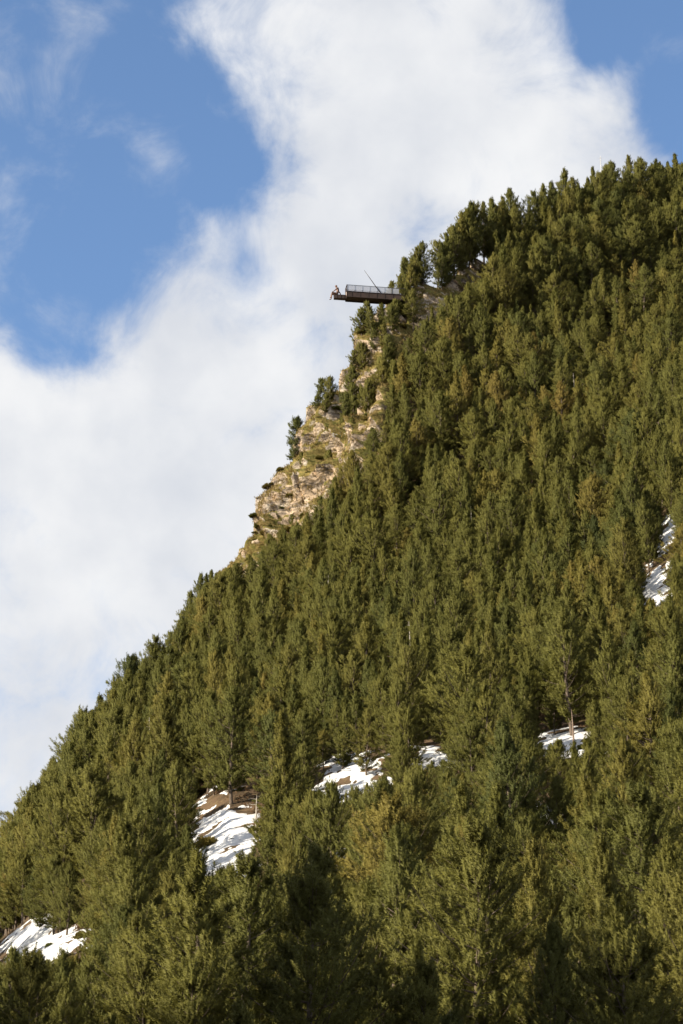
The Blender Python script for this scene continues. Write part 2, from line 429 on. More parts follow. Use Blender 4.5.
SNOW = [  # (u, v, half width, half height)
    (224, 848, 40, 48), (42, 946, 62, 24), (330, 792, 28, 12), (352, 768, 34, 13), (374, 785, 30, 9), (432, 762, 32, 10), (566, 746, 40, 14), (545, 826, 42, 14),
    (657, 588, 15, 22), (660, 553, 10, 8), (672, 530, 12, 14), (674, 566, 8, 7), (690, 600, 22, 18), (632, 590, 18, 9), (290, 856, 24, 8), (176, 908, 12, 9), (10, 885, 22, 9), (345, 870, 25, 12),
    (455, 880, 20, 9), (680, 690, 40, 14), (440, 1015, 18, 8), (600, 815, 25, 8), (332, 424, 9, 2.2), (345, 425, 6, 2), (397, 372, 4, 1.8), (409, 300, 5, 2)]
sv, sf = Acc(), None
for (u0, v0, hw, hh) in SNOW:
    n_u = int(max(16, hw * 2.2)); n_s = int(max(16, min(120, hh * 2.6)))
    s0, s1 = inv_s(u0, min(v0 + hh * 1.3, 1095)), inv_s(u0, v0 - hh * 1.3)
    gu, gs = np.meshgrid(np.linspace(u0 - hw * 1.3, u0 + hw * 1.3, n_u), np.linspace(s0, s1, n_s))
    p, v, _ = surf(gu, gs)
    r = ((gu - u0) / hw) ** 2 + ((v - v0) / hh) ** 2
    k = 0.85 - r + 1.5 * fbm(p / 3.2, 4, 51) + 1.5 * fbm(p / 1.2, 3, 52)
    h = 0.20 * np.tanh(1.8 * k) + 0.025 * fbm(p / 1.3, 2, 8)
    if v0 < 450: h *= 0.5
    p = p.copy(); p[..., 2] += h
    ix = np.arange(n_u * n_s).reshape(n_s, n_u)
    sv.add(p.reshape(-1, 3), np.stack([ix[:-1, :-1], ix[:-1, 1:], ix[1:, 1:], ix[1:, :-1]], -1).reshape(-1, 4))
vv_, ff_ = sv.get()
snow = mesh_np('snow', vv_, ff_, M_SNOW, smooth=True)
tag(snow, 'old white snow lying in clearings between the pines', 'snow', kind='stuff')

# ------------------------------------------------------------------ pines: a few crowns and trunks, grown branch by branch
def grow_pine(seed, Ht=12.0, Rm=1.9, base=0.12, peak=0.33, up=(10, 58), dens=1.0, blunt=0.75, lean=0.0, gap=0.12, blade=(0.12, 0.25), bw=0.0165):
    g = np.random.default_rng(seed)
    zs = np.linspace(-0.6, Ht * 0.97, 14)
    ph = g.uniform(0, 6.28, 4)
    axis = lambda z: np.stack([0.16 * np.sin(z * 0.45 + ph[0]) + lean * z / Ht * Ht * 0.1, 0.16 * np.sin(z * 0.4 + ph[1]), z], -1)
    wood = Acc()
    rad = 0.165 * (Ht / 12) * (1 - np.clip(zs / Ht, 0, 1)) ** 0.8 + 0.012
    rad[0] *= 1.35
    wood.add(*tube_arrays(axis(zs), rad, 7))
    tp, td = [], []
    z = Ht * base
    az0 = g.uniform(0, 6.28)
    while z < Ht * 0.985:
        h = (z - Ht * base) / (Ht * (1 - base))
        prof = (h / peak) ** 0.55 if h < peak else ((1 - h) / (1 - peak)) ** (blunt * (1.0 + 0.1 * h))
        prof = 0.38 + 0.62 * prof if h < peak else max(prof, 0.05)
        nb = int(g.integers(4, 7)) if h < 0.85 else 4
        az0 += 0.9
        for b in range(nb):
            if g.random() < gap: continue
            az = az0 + 6.283 * b / nb + g.normal(0, 0.28)
            asym = 1 + 0.34 * math.sin(az * 2 + ph[2] + h * 5) + 0.18 * math.sin(az * 3 + ph[3] - h * 9)
            L = Rm * prof * asym * g.uniform(0.45, 1.2) + 0.12
            i0 = R(up[0] + (up[1] - up[0]) * h ** 1.2 + g.normal(0, 7)); i1 = i0 + R(g.uniform(20, 42))
            t = np.linspace(0, 1, 6); inc = i0 + (i1 - i0) * t
            st = np.stack([np.cos(inc) * math.cos(az), np.cos(inc) * math.sin(az), np.sin(inc)], -1) * (L / 5)
            pts = axis(np.array([z]))[0] + np.concatenate([[[0, 0, 0]], np.cumsum(st[:-1], 0)])
            if h < 0.9:
                wood.add(*tube_arrays(pts, np.linspace(0.035, 0.008, 6) * (0.5 + L / Rm * 0.6), 3))
            side = np.array([-math.sin(az), math.cos(az), 0.0])
            ns = max(3, int(round((2.5 + 6.6 * L / 1.9) * dens)))
            tt = np.concatenate([1.0 - 0.84 * g.random(ns) ** 1.15, [1.0]])
            for q in tt:
                k = q * 5; a = min(int(k), 4)
                pq = pts[a] + (pts[a + 1] - pts[a]) * (k - a)
                dq = pts[a + 1] - pts[a]; dq = dq / (np.linalg.norm(dq) + 1e-9)
                off = g.normal(0, 0.30) * L * (1.25 - q) * 1.0 if q < 1 else 0
                nt = 2 if q < 1 else 3
                c = pq + side * off + np.array([0, 0, abs(off) * 0.35 + g.normal(0, 0.05)])
                dd = dq + side * np.sign(off) * min(abs(off) * 1.2, 0.7) + np.array([0, 0, 0.45])
                for m in range(nt):
                    tp.append(c + g.normal(0, 0.10, 3) + dd * 0.14 * m); td.append(dd)
        z += g.uniform(0.30, 0.54) * (0.75 if h > 0.7 else 1.0) * (Ht / 12) ** 0.5
    for m in range(5):
        tp.append(axis(np.array([Ht * (0.97 + 0.008 * m)]))[0]); td.append(np.array([0, 0, 1.0]))
    tp = np.array(tp); td = np.array(td); td /= np.linalg.norm(td, axis=1)[:, None]
    nb = 36
    n = len(tp)
    rd = g.normal(size=(n, nb, 3)); rd /= np.linalg.norm(rd, axis=2)[..., None]
    d = td[:, None, :] * 0.75 + rd * 0.85; d /= np.linalg.norm(d, axis=2)[..., None]
    ln = g.uniform(*blade, (n, nb, 1))
    sdv = np.cross(d, g.normal(size=(n, nb, 3))); sdv /= np.linalg.norm(sdv, axis=2)[..., None]
    b0 = tp[:, None, :] + td[:, None, :] * g.uniform(-0.20, 0.22, (n, nb, 1)) + d * 0.02
    w = bw * g.uniform(0.7, 1.2, (n, nb, 1))
    tri = np.stack([b0 - sdv * w, b0 + sdv * w, b0 + d * ln], 2)
    out = tp - axis(np.clip(tp[:, 2] - 0.5, 0, Ht)); out /= np.linalg.norm(out, axis=1)[:, None] + 1e-6
    nrm = out[:, None, :] * 0.78 + rd * 0.78 + td[:, None, :] * 0.25; nrm /= np.linalg.norm(nrm, axis=2)[..., None]
    geo = np.cross(tri[:, :, 1] - tri[:, :, 0], tri[:, :, 2] - tri[:, :, 0])
    flip = (geo * nrm).sum(-1) < 0                       # needles face outwards, as the spray they belong to does
    tri[flip] = tri[flip][:, ::-1]
    VV = tri.reshape(-1, 3); FF = np.arange(len(VV)).reshape(-1, 3)
    return wood.get(), (VV, FF, np.repeat(nrm.reshape(-1, 3), 3, 0))

SPECS = [  # forest pines
    dict(seed=1, Rm=2.5, blunt=0.9, peak=0.24, gap=0.15), dict(seed=2, Rm=2.1, blunt=1.0, base=0.07, peak=0.2), dict(seed=3, Rm=3.0, blunt=0.7, peak=0.34, gap=0.24, up=(-2, 46)), dict(seed=4, Rm=1.8, blunt=1.0, base=0.05, peak=0.18),
    dict(seed=5, Rm=2.5, blunt=0.9, lean=0.35, gap=0.24), dict(seed=6, Rm=2.3, blunt=0.65, peak=0.4, base=0.14, gap=0.2), dict(seed=7, Rm=3.2, blunt=0.78, base=0.13, peak=0.3, gap=0.28, up=(-4, 42)),
    # old wind-shaped pines with open crowns
    dict(seed=8, Ht=7.0, Rm=1.7, base=0.25, peak=0.5, blunt=0.5, up=(0, 45), gap=0.3, lean=-0.3), dict(seed=9, Ht=7.0, Rm=1.35, base=0.16, peak=0.35, blunt=0.7, up=(5, 45), gap=0.25),
    dict(seed=10, Ht=12.0, Rm=2.3, base=0.30, peak=0.45, blunt=0.5, up=(0, 44), gap=0.28)]
HT = [sp.get('Ht', 12.0) for sp in SPECS]
RM = [sp.get('Rm', 1.9) for sp in SPECS]
TREE_ME = []
def tree_meshes(k):
    (wv_, wf_), (cv_, cf_, cn_) = grow_pine(**SPECS[k])
    out = []
    for nm, v_, f_, m_, sm in (('trunk', wv_, wf_, M_BARK, True), ('crown', cv_, cf_, M_NEEDLE, False)):
        o = mesh_np(nm, v_, f_, m_, smooth=True); me = o.data; bpy.data.objects.remove(o); out.append(me)
        if nm == 'crown': me.normals_split_custom_set_from_vertices(cn_.astype(np.float32))
    return out
for k in range(len(SPECS)): TREE_ME.append(tree_meshes(k))
print('crown faces', [len(m[1].polygons) for m in TREE_ME])

def pine(k, loc, rz, sc, label, group=None, name='pine_tree'):
    t = empty(name, loc, rz, sc)
    tag(t, label, 'pine tree', group)
    for nm, me in zip(('trunk', 'crown'), TREE_ME[k]):
        o = bpy.data.objects.new(nm, me); COL.objects.link(o); o.parent = t
    return t

# ---- where the trees stand
CLEAR = [  # openings in which the snow shows: (u0, v0, u1, v1)
    (198, 808, 252, 882), (-20, 934, 84, 962), (318, 784, 352, 800), (548, 740, 584, 752), (650, 572, 666, 598), (662, 545, 668, 555), (666, 520, 672, 532), (354, 776, 386, 790), (426, 754, 444, 768)]
cand = []
NC = 90000
cu = rng.uniform(-170, 860, NC); cs = rng.uniform(0.6, 5.995, NC)
Pc, Vc, Cc = surf(cu, cs)
e = 0.02
Pu = surf(cu + 1, cs, False)[0] - surf(cu, cs, False)[0]; Ps = surf(cu, np.minimum(cs + e, 6), False)[0] - surf(cu, np.maximum(cs - e, 0), False)[0]
area = np.linalg.norm(np.cross(Pu, Ps / (2 * e)), axis=1)
keep = rng.random(NC) < np.clip(area / np.percentile(area, 92), 0.02, 1)
keep &= Cc < 0.9
grid = {}; trees = []
for i in np.nonzero(keep)[0]:
    p = Pc[i]; u, v, s = cu[i], Vc[i], cs[i]
    low = s < 4.15
    ridge = s > 5.8 and u > 400
    if low: hgt = 3.6 + 10.2 * rng.beta(1.6, 1.2); rr = 0.30 * hgt + 0.85
    elif ridge: hgt = rng.uniform(10.5, 15.0); rr = 2.7
    else: hgt = 3.8 + 9.4 * rng.beta(1.6, 1.2); rr = 0.23 * hgt + 0.72
    if u < 130 and s > 5: hgt = rng.uniform(9, 13.5)
    edge = np.interp(u, EDGE[:, 0], EDGE[:, 1])
    dpt = p[1] * CP + p[2] * SP
    px = F / dpt; hpx = hgt * px * 0.93; wpx = 0.17 * hgt * px
    if 200 < u < 494:
        free = (v - edge + (6 if u < 385 else -9) + 9 * vnoise(np.array([u / 9.0, v / 30.0, 0.5])) * 2) / (px * 0.93)
        if free < 3.0: continue
        hgt = min(hgt, free); hpx = hgt * px * 0.93
    bad = False
    for (u0, v0, u1, v1) in CLEAR:
        if u + wpx > u0 and u - wpx < u1 and v > v0 + 1 and v - hpx < v1:
            if v - hpx * 0.5 > v1 and v > v1 + 10: hgt = min(hgt, (v - v1) / px / 0.93); hpx = hgt * px * 0.93
            else: bad = True
    if bad: continue
    key = (int(p[0] // 3), int(p[1] // 3), int(p[2] // 3))
    ok = True
    for a in (-1, 0, 1):
        for b in (-1, 0, 1):
            for c in (-1, 0, 1):
                for q in grid.get((key[0] + a, key[1] + b, key[2] + c), ()):
                    if (q[0]-p[0])**2 + (q[1]-p[1])**2 + (q[2]-p[2])**2 < rr * rr: ok = False
    if not ok: continue
    grid.setdefault(key, []).append(p)
    w = rng.random()
    k = int(rng.choice([0, 1, 2, 3, 4, 5, 6], p=[.15, .10, .24, .05, .13, .11, .22] if low else [.2, .14, .18, .10, .12, .12, .14])) if not (low and w < 0.18) else 9
    trees.append((p[0], p[1], p[2] - 0.15, hgt, k, u, v, s, dpt))
T = np.array(trees)
print('trees', len(T))

# ---- how much of each shows: the crowns drawn near to far into a coarse picture
zb = np.full((512, 342), -1, int)
for i in np.argsort(-T[:, 8]):
    x, y, z, hgt, k, u, v, s, dpt = T[i]
    px = F / dpt / 2
    ub, vb = u / 2, v / 2
    hh = hgt * px * 0.93; ww = hgt / 12 * RM[int(k)] * px * (12 / HT[int(k)])
    for yy in range(max(0, int(vb - hh)), min(512, int(vb - hh * 0.1) + 1)):
        f = (yy - (vb - hh)) / hh
        w2 = ww * min(1, f * 1.6) ** 0.75
        a, b = int(max(0, ub - w2)), int(min(342, ub + w2 + 1))
        if b > a: zb[yy, a:b] = i
vis = np.bincount(zb[zb >= 0].ravel(), minlength=len(T))
single = np.argsort(-vis)[:268]
single = [int(i) for i in single if vis[i] > 6]
is_single = np.zeros(len(T), bool); is_single[single] = True

# ---- labels: where each single pine stands among the things one can find
LAND = [((228, 845), 'the broad snowfield'), ((42, 946), 'the low snow strip'), ((385, 778), 'the long snow strip'), ((566, 746), 'the leaning trunk'),
        ((656, 570), 'the snowy gully'), ((290, 490), 'the rock crag'), ((395, 340), 'the platform cliff'), ((600, 205), 'the antenna mast'), ((60, 770), 'the low skyline'),
        ((470, 262), 'the grassy rock shelf'), ((440, 985), 'the dead trunk')]
def where(u, v):
    d = [(math.hypot(u - a, v - b), a, b, n) for (a, b), n in LAND]
    dist, a, b, n = min(d)
    dx, dy = u - a, v - b
    step = 'just' if dist < 55 else ('some way' if dist < 120 else 'far')
    if abs(dx) > 2.2 * abs(dy): return f"{step} {'right' if dx > 0 else 'left'} of {n}"
    if abs(dy) > 2.2 * abs(dx): return f"{step} {'below' if dy > 0 else 'above'} {n}"
    return f"{step} {'below' if dy > 0 else 'above'} and {'right' if dx > 0 else 'left'} of {n}"
SHAPE = ['bushy', 'slender', 'broad', 'pointed', 'leaning', 'rounded', 'ragged', 'open', 'open', 'thin crowned']
lab = {}
for i in single:
    x, y, z, hgt, k, u, v, s, dpt = T[i]
    size = 'tall' if hgt > 11.3 else ('small' if hgt < 7.6 else 'medium')
    lab.setdefault(f"{size} {SHAPE[int(k)]} pine {where(u, v - hgt * F / dpt * 0.5)}", []).append(i)
label_of = {}
for l, ii in lab.items():
    ii = sorted(ii, key=lambda i: T[i][5])
    if len(ii) == 1: label_of[ii[0]] = l
    elif len(ii) <= 3:
        words_ = ['left of two:', 'right of two:'] if len(ii) == 2 else ['leftmost:', 'middle:', 'rightmost:']
        for w_, i in zip(words_, ii): label_of[i] = w_ + ' ' + l
    else:
        for i in ii: label_of[i] = l
proto = {}
for i in single:
    x, y, z, hgt, k, u, v, s, dpt = T[i]; k = int(k)
    t = pine(k, (x, y, z), float(rng.uniform(0, 6.28)), hgt / HT[k], label_of[i], 'pines on the mountainside')
    sx = float(rng.uniform(0.9, 1.2)); t.scale = (t.scale[0] * sx, t.scale[1] * sx, t.scale[2])
    proto.setdefault(k, t)

# ---- the rest of the wood: one object, its points carrying the same pines
rest = np.nonzero(~is_single)[0]
me = bpy.data.meshes.new('pine_forest'); me.vertices.add(len(rest)); me.vertices.foreach_set('co', T[rest, :3].astype(np.float32).ravel())
for nm, ty, val in (('kind_index', 'INT', T[rest, 4].astype(np.int32)), ('turn', 'FLOAT_VECTOR', np.stack([np.zeros(len(rest)), np.zeros(len(rest)), rng.uniform(0, 6.28, len(rest))], -1).astype(np.float32)),
                    ('size', 'FLOAT_VECTOR', (np.array([[1 / HT[int(k)]] for k in T[rest, 4]]) * T[rest, 3:4] * np.stack([np.ones(len(rest)) * 1.0] * 3, -1) * np.stack([sx_ := rng.uniform(0.9, 1.25, len(rest)), sx_, np.ones(len(rest))], -1)).astype(np.float32))):
    a = me.attributes.new(nm, ty, 'POINT'); a.data.foreach_set('vector' if ty == 'FLOAT_VECTOR' else 'value', val.ravel())
forest = bpy.data.objects.new('pine_forest', me); COL.objects.link(forest)
tag(forest, 'dense dark green pine wood covering the steep slope', 'forest', kind='stuff')
ng = bpy.data.node_groups.new('forest_points', 'GeometryNodeTree')
ng.interface.new_socket('Geometry', in_out='INPUT', socket_type='NodeSocketGeometry'); ng.interface.new_socket('Geometry', in_out='OUTPUT', socket_type='NodeSocketGeometry')
gi = ng.nodes.new('NodeGroupInput'); go = ng.nodes.new('NodeGroupOutput')
iop = ng.nodes.new('GeometryNodeInstanceOnPoints')
gather = ng.nodes.new('GeometryNodeJoinGeometry')
kinds = sorted(proto)
for k in reversed(kinds):                                   # join lists the last link first
    jn = ng.nodes.new('GeometryNodeJoinGeometry')
    for ch in proto[k].children:
        oi = ng.nodes.new('GeometryNodeObjectInfo'); oi.inputs['Object'].default_value = ch; oi.transform_space = 'ORIGINAL'
        ng.links.new(oi.outputs['Geometry'], jn.inputs[0])
    ti = ng.nodes.new('GeometryNodeGeometryToInstance'); ng.links.new(jn.outputs[0], ti.inputs[0]); ng.links.new(ti.outputs[0], gather.inputs[0])
def named(n, ty):
    x = ng.nodes.new('GeometryNodeInputNamedAttribute'); x.data_type = ty; x.inputs['Name'].default_value = n; return x.outputs[0]
remap = {k: j for j, k in enumerate(kinds)}
me.attributes['kind_index'].data.foreach_set('value', np.array([remap.get(int(k), 0) for k in T[rest, 4]], np.int32))
ng.links.new(gi.outputs[0], iop.inputs['Points']); ng.links.new(gather.outputs[0], iop.inputs['Instance'])
iop.inputs['Pick Instance'].default_value = True
ng.links.new(named('kind_index', 'INT'), iop.inputs['Instance Index'])
ng.links.new(named('turn', 'FLOAT_VECTOR'), iop.inputs['Rotation']); ng.links.new(named('size', 'FLOAT_VECTOR'), iop.inputs['Scale'])
ng.links.new(iop.outputs[0], go.inputs[0])
md = forest.modifiers.new('forest_points', 'NODES'); md.node_group = ng

# ---- pines on the bare spur and along its shelf: (u, v of the foot, height in m, kind, label)
CRAGP = [
    (293, 449, 9.8, 8, 'lone pine on the outer edge of the crag, dark against cloud'),
    (324, 407, 5.2, 7, 'leftmost wind bent pine at the jutting nose of the crag'),
    (331, 405, 5.6, 7, 'second pine from the left at the jutting nose of the crag'),
    (321, 416, 3.6, 7, 'stunted pine low on the jutting nose of the crag'),
    (338, 416, 6.2, 7, 'thin trunked pine above the grassy ledge with snow flecks'),
    (346, 398, 5.5, 8, 'pine on the skyline between the nose and the pale slab'),
    (352, 372, 4.6, 7, 'small pine beside the pale upright rock slab'),
    (365, 416, 7.4, 7, 'crooked pine standing over the rock gully in mid crag'),
    (369, 386, 7.8, 7, 'largest dark pine on the middle ledge of the crag'),
    (379, 372, 6.4, 8, 'pine right of the largest one on the middle ledge'),
    (357, 354, 5.8, 7, 'spreading pine leaning out from the skyline under the platform'),
    (367, 344, 6.0, 7, 'bushy pine on the skyline second below the platform'),
    (373, 336, 5.6, 7, 'bushy pine on the skyline directly below the platform'),
    (383, 330, 5.0, 8, 'short pine among rocks below the platform'),
    (390, 322, 5.2, 7, 'pine hiding the foot of the platform girder'),
    (395, 398, 7.0, 8, 'bare stemmed pine at the top of the dense wood'),
    (317, 461, 4.2, 8, 'small pine in the middle of the grassy slope'),
    (307, 470, 3.0, 8, 'tiny pine below the lone edge pine'),
    (384, 352, 5.6, 8, 'pine left of the pale cliff face'),
    (398, 312, 5.4, 8, 'pine just right of where the girder meets rock'),
    (413, 298, 7.6, 8, 'slim pine covering the inner end of the railing'),
    (410, 297, 7.6, 1, 'pointed pine right of the platform'),
    (417, 291, 8.0, 8, 'second pointed pine right of the platform'),
    (425, 288, 7.4, 3, 'third pine along the shelf from the platform'),
    (432, 283, 10.4, 9, 'taller pine where the shelf row begins'),
    (441, 278, 9.6, 9, 'pine with bare stem in the shelf row'),
    (450, 274, 11.0, 9, 'high pine in the middle of the shelf row'),
    (458, 271, 10.6, 5, 'full pine right of the middle of the shelf row'),
    (466, 268, 12.4, 9, 'bare stemmed pine above the rock shelf'),
    (473, 266, 14.2, 0, 'tallest full pine of the shelf row'),
    (482, 265, 12.6, 9, 'open pine with sky showing between its stem and neighbours'),
    (491, 263, 15.0, 1, 'slim tall pine near the end of the shelf row'),
    (499, 262, 13.0, 9, 'long stemmed pine at the end of the shelf row'),
    (344, 392, 6.0, 7, 'broad pine low on the skyline left of the big dark ones'),
    (360, 372, 6.4, 7, 'pine in the cleft left of the largest dark pine'),
    (374, 356, 6.6, 7, 'pine in the thicket under the platform, lower left'),
    (381, 346, 6.0, 9, 'pine in the thicket under the platform, centre'),
    (390, 336, 6.2, 7, 'pine in the thicket under the platform, right'),
    (376, 392, 6.6, 7, 'pine standing in the gap right of the crooked one'),
    (352, 424, 5.2, 7, 'pine with its foot on the grassy ledge'),
    (341, 404, 5.6, 7, 'round pine behind the jutting nose'),
    (336, 422, 3.8, 7, 'low round pine at the top of the grassy slope'),
    (384, 362, 6.0, 7, 'pine above the right rim ledge'),
    (398, 330, 5.6, 7, 'pine clinging to the pale cliff face'),
    (406, 312, 6.2, 7, 'pine on the block at the platform root'),
    (371, 408, 6.0, 7, 'pine rooted beside the crooked pine'),
    (326, 416, 4.2, 7, 'bushy dwarf under the two nose pines'),
    (408, 330, 9.0, 9, 'first pine beside the railing end'),
    (404, 318, 8.5, 0, 'dense pine standing before the inner deck end'),
    (412, 309, 9.5, 4, 'dense pine just beyond the deck end'),
    (421, 294, 9.2, 0, 'dark full pine second beyond the deck end'),
    (428, 291, 10.0, 6, 'broad pine at the start of the shelf row'),
    (436, 287, 11.0, 0, 'dark pine filling the shelf row start'),
    (445, 282, 11.6, 1, 'dark pine behind the flat rim rock'),
    (454, 278, 12.0, 4, 'full pine behind the rim, middle of the row'),
    (462, 272, 13.0, 1, 'high full pine behind the shelf'),
    (470, 270, 13.6, 5, 'rounded pine crowding the tallest'),
    (478, 268, 14.0, 0, 'dark pine crowding the tallest from the right'),
    (487, 266, 14.6, 4, 'full pine in the right half of the row'),
    (495, 264, 15.4, 0, 'highest full pine near the row end'),
    (504, 260, 15.0, 1, 'last pine of the row before the wood closes'),
    (512, 254, 15.5, 5, 'rounded pine where the wood closes over the ridge'),
    (377, 342, 3.4, 8, 'dwarf pine on the ledge under the platform pines'),
    (330, 430, 2.6, 7, 'dwarf pine beside the snow flecks on the grass'),
    (300, 508, 3.4, 8, 'small pine in the cleft of the lower crag'),
    (281, 520, 3.0, 8, 'small pine at the lower lip of the crag'),
    (408, 322, 5.0, 8, 'pine in front of the pale cliff face'), (388, 384, 5.8, 8, 'pine at the right rim of the middle ledge'),
    (352, 440, 4.4, 8, 'pine at the rim of the crag beside the dense wood')]
for n_, (u, v, hgt, k, l) in enumerate(CRAGP):
    rv = float(np.interp(u, RIDGE[:, 0], RIDGE[:, 1]))
    s_ = 6.0 if v <= rv + 1 else inv_s(u, v)
    p = surf(np.array([float(u)]), np.array([s_]))[0][0]
    pine(k, (p[0], p[1], p[2] - 0.3), n_ * 2.399, hgt / HT[k], l, 'pines on the bare spur')

for n_, (u, hgt, k, l) in enumerate([(16, 11.5, 5, 'leaning topped pine nearest the left edge on the low skyline'), (40, 13.0, 0, 'tall full pine on the low skyline, first from the left edge group'), (58, 9.5, 1, 'shorter pointed pine between taller ones on the low skyline'),
        (80, 14.0, 9, 'bare stemmed pine standing clear on the low skyline'), (95, 13.6, 0, 'tall full pine right of the bare stemmed one on the skyline'), (112, 13.0, 9, 'open crowned pine on the skyline between two full ones'),
        (128, 14.0, 6, 'broad tall pine ending the row on the low skyline'), (152, 10.5, 5, 'pine standing out above the even skyline midway to the crag'), (184, 9.0, 9, 'open pine on the steep skyline below the crag')]):
    p = surf(np.array([float(u)]), np.array([5.97]))[0][0]
    pine(k, (p[0], p[1], p[2] - 0.3), n_ * 1.7, hgt / HT[k], l, 'pines on the low skyline')

# ------------------------------------------------------------------ rock outcrops of the spur
def rock_mesh(seed):
    g = np.random.default_rng(seed)
    bm = bmesh.new(); bmesh.ops.create_icosphere(bm, subdivisions=5, radius=1.0)
    co = np.array([v.co[:] for v in bm.verts])
    for k in range(16):
        n = g.normal(size=3); n /= np.linalg.norm(n); dcut = g.uniform(0.52, 0.88)
        ex = co @ n - dcut; m = ex > 0
        co[m] -= n * ex[m][:, None] * 0.96
    co *= np.array([1.0, g.uniform(0.65, 0.95), g.uniform(0.85, 1.35)])
    nn = co / np.linalg.norm(co, axis=1)[:, None]
    co += nn * (0.10 * ridged(co * 1.7 + seed, 4, seed)[:, None] + 0.035 * fbm(co * 7 + seed, 3, seed)[:, None])
    lay = co[:, 2] * 4.5 + co[:, 0] * 1.2 + fbm(co * 1.5, 2, seed + 3) * 1.5
    co += nn * (np.where((lay % 1.0) < 0.16, -0.06, 0.0))[:, None]
    for v, c in zip(bm.verts, co): v.co = c
    me = bpy.data.meshes.new('rock'); bm.to_mesh(me); bm.free(); me.materials.append(M_ROCK)
    return me
ROCKS = [rock_mesh(s) for s in (3, 14, 25, 36, 47)]
ROCKP = [  # u, v, half width px, half height px, label
    (303, 488, 7, 13, 'tall pale rock rib above the dense wood in the lower crag'), (312, 482, 6, 9, 'rock rib right of the tall pale one'), (291, 497, 7, 8, 'broken grey rock left of the tall pale rib'),
    (262, 527, 8, 8, 'jointed outcrop halfway down the lower crag'), (248, 540, 8, 7, 'outcrop on the lower skyline of the crag'), (240, 552, 6, 6, 'lowest rock of the crag on the skyline'),
    (272, 516, 7, 6, 'slabby rock above the jointed outcrop'), (331, 470, 7, 9, 'sloping pale slab at the upper edge of the wood'), (341, 458, 6, 7, 'upper end of the sloping pale slab'),
    (356, 437, 6, 11, 'upright rock face right of the snow flecks'), (366, 432, 7, 8, 'grey rock face bordering the wood in mid crag'), (351, 366, 4, 9, 'pale upright slab on the skyline'),
    (346, 398, 4, 8, 'narrow rock below the pale upright slab'), (353, 410, 4, 8, 'cracked rock beside the crooked pine'), (401, 318, 6, 11, 'big pale cliff face under the platform root'),
    (411, 303, 7, 7, 'overhanging block at the platform root'), (392, 340, 4, 8, 'rock foot of the pale cliff face'), (424, 294, 8, 5, 'layered rock on the rim right of the platform'),
    (438, 286, 8, 4, 'flat rock at the middle of the rim'), (456, 277, 8, 3.5, 'rock edge under the shelf row of pines'), (318, 440, 4, 6, 'small rock step above the grassy slope'),
    (298, 466, 5, 6, 'rock below the lone edge pine'), (283, 487, 5, 6, 'crumbling rock on the skyline in mid crag'), (376, 378, 4, 6, 'rock showing between the middle ledge pines'),
    (322, 498, 6, 6, 'rock half hidden at the top of the wood'), (385, 402, 5, 6, 'grey rock at the right rim of the crag'), (255, 549, 7, 5, 'low rock at the foot of the crag'), (335, 400, 3.5, 6, 'rock under the jutting nose pines')]
for j, (u, v, hw, hh, l) in enumerate(ROCKP):
    rv = float(np.interp(u, RIDGE[:, 0], RIDGE[:, 1]))
    p = surf(np.array([float(u)]), np.array([min(5.99, inv_s(u, max(v, rv + 0.5)))]))[0][0]
    d_ = p[1] * CP + p[2] * SP
    o = bpy.data.objects.new('rock_outcrop', ROCKS[j % 5]); COL.objects.link(o)
    p = p + np.array([0.45, 0.6, -0.35]) * hw * d_ / F
    o.location = p; o.scale = (0.95 * hw * d_ / F, 0.9 * hw * d_ / F, 1.35 * hh * d_ / F)
    o.rotation_euler = (random.uniform(-0.3, 0.3), random.uniform(-0.65, -0.25), random.uniform(-0.6, 0.6))
    tag(o, l, 'rock', 'rock outcrops of the spur')

# ------------------------------------------------------------------ grass and low growth
def tuft_cloud(P0, hgt, nb, spread, g):
    n = len(P0)
    d = g.normal(size=(n, nb, 3)) * spread; d[..., 2] = np.abs(d[..., 2]) + 0.8; d /= np.linalg.norm(d, axis=2)[..., None]
    sd_ = np.cross(d, g.normal(size=(n, nb, 3))); sd_ /= np.linalg.norm(sd_, axis=2)[..., None]
    L = hgt[:, None, None] * g.uniform(0.6, 1.2, (n, nb, 1)); b = P0[:, None, :] + g.normal(size=(n, nb, 3)) * hgt[:, None, None] * np.array([0.35, 0.35, 0.03])
    w = L * 0.11
    V_ = np.stack([b - sd_ * w, b + sd_ * w, b + d * L], 2).reshape(-1, 3)
    return V_, np.arange(len(V_)).reshape(-1, 3)
g2 = np.random.default_rng(5)
nG = 42000
gu_ = g2.uniform(222, 500, nG); gs_ = g2.uniform(5.2, 6.0, nG)
gp, gv, gc = surf(gu_, gs_)
pat = fbm(gp / 4.0, 3, 90)
kp = (gc > 0.3) & (pat > -0.2)
v_, f_ = tuft_cloud(gp[kp], g2.uniform(0.25, 0.6, kp.sum()), 7, 0.55, g2)
gr = mesh_np('grass', v_, f_, M_DRYGRASS); tag(gr, 'olive and straw coloured grass on the ledges of the crag', 'grass', kind='stuff')
nF = 16000
fu = g2.uniform(-60, 740, nF); fs = g2.uniform(0.9, 4.6, nF)
fp, fv, fc = surf(fu, fs)
snow_at = np.zeros(nF, bool)
for (u0, v0, hw, hh) in SNOW: snow_at |= ((fu - u0) / hw) ** 2 + ((fv - v0) / hh) ** 2 < 1.0
kp = (~snow_at) & (fbm(fp / 5.0, 3, 66) > -0.1)
v_, f_ = tuft_cloud(fp[kp], g2.uniform(0.2, 0.5, kp.sum()), 7, 0.6, g2)
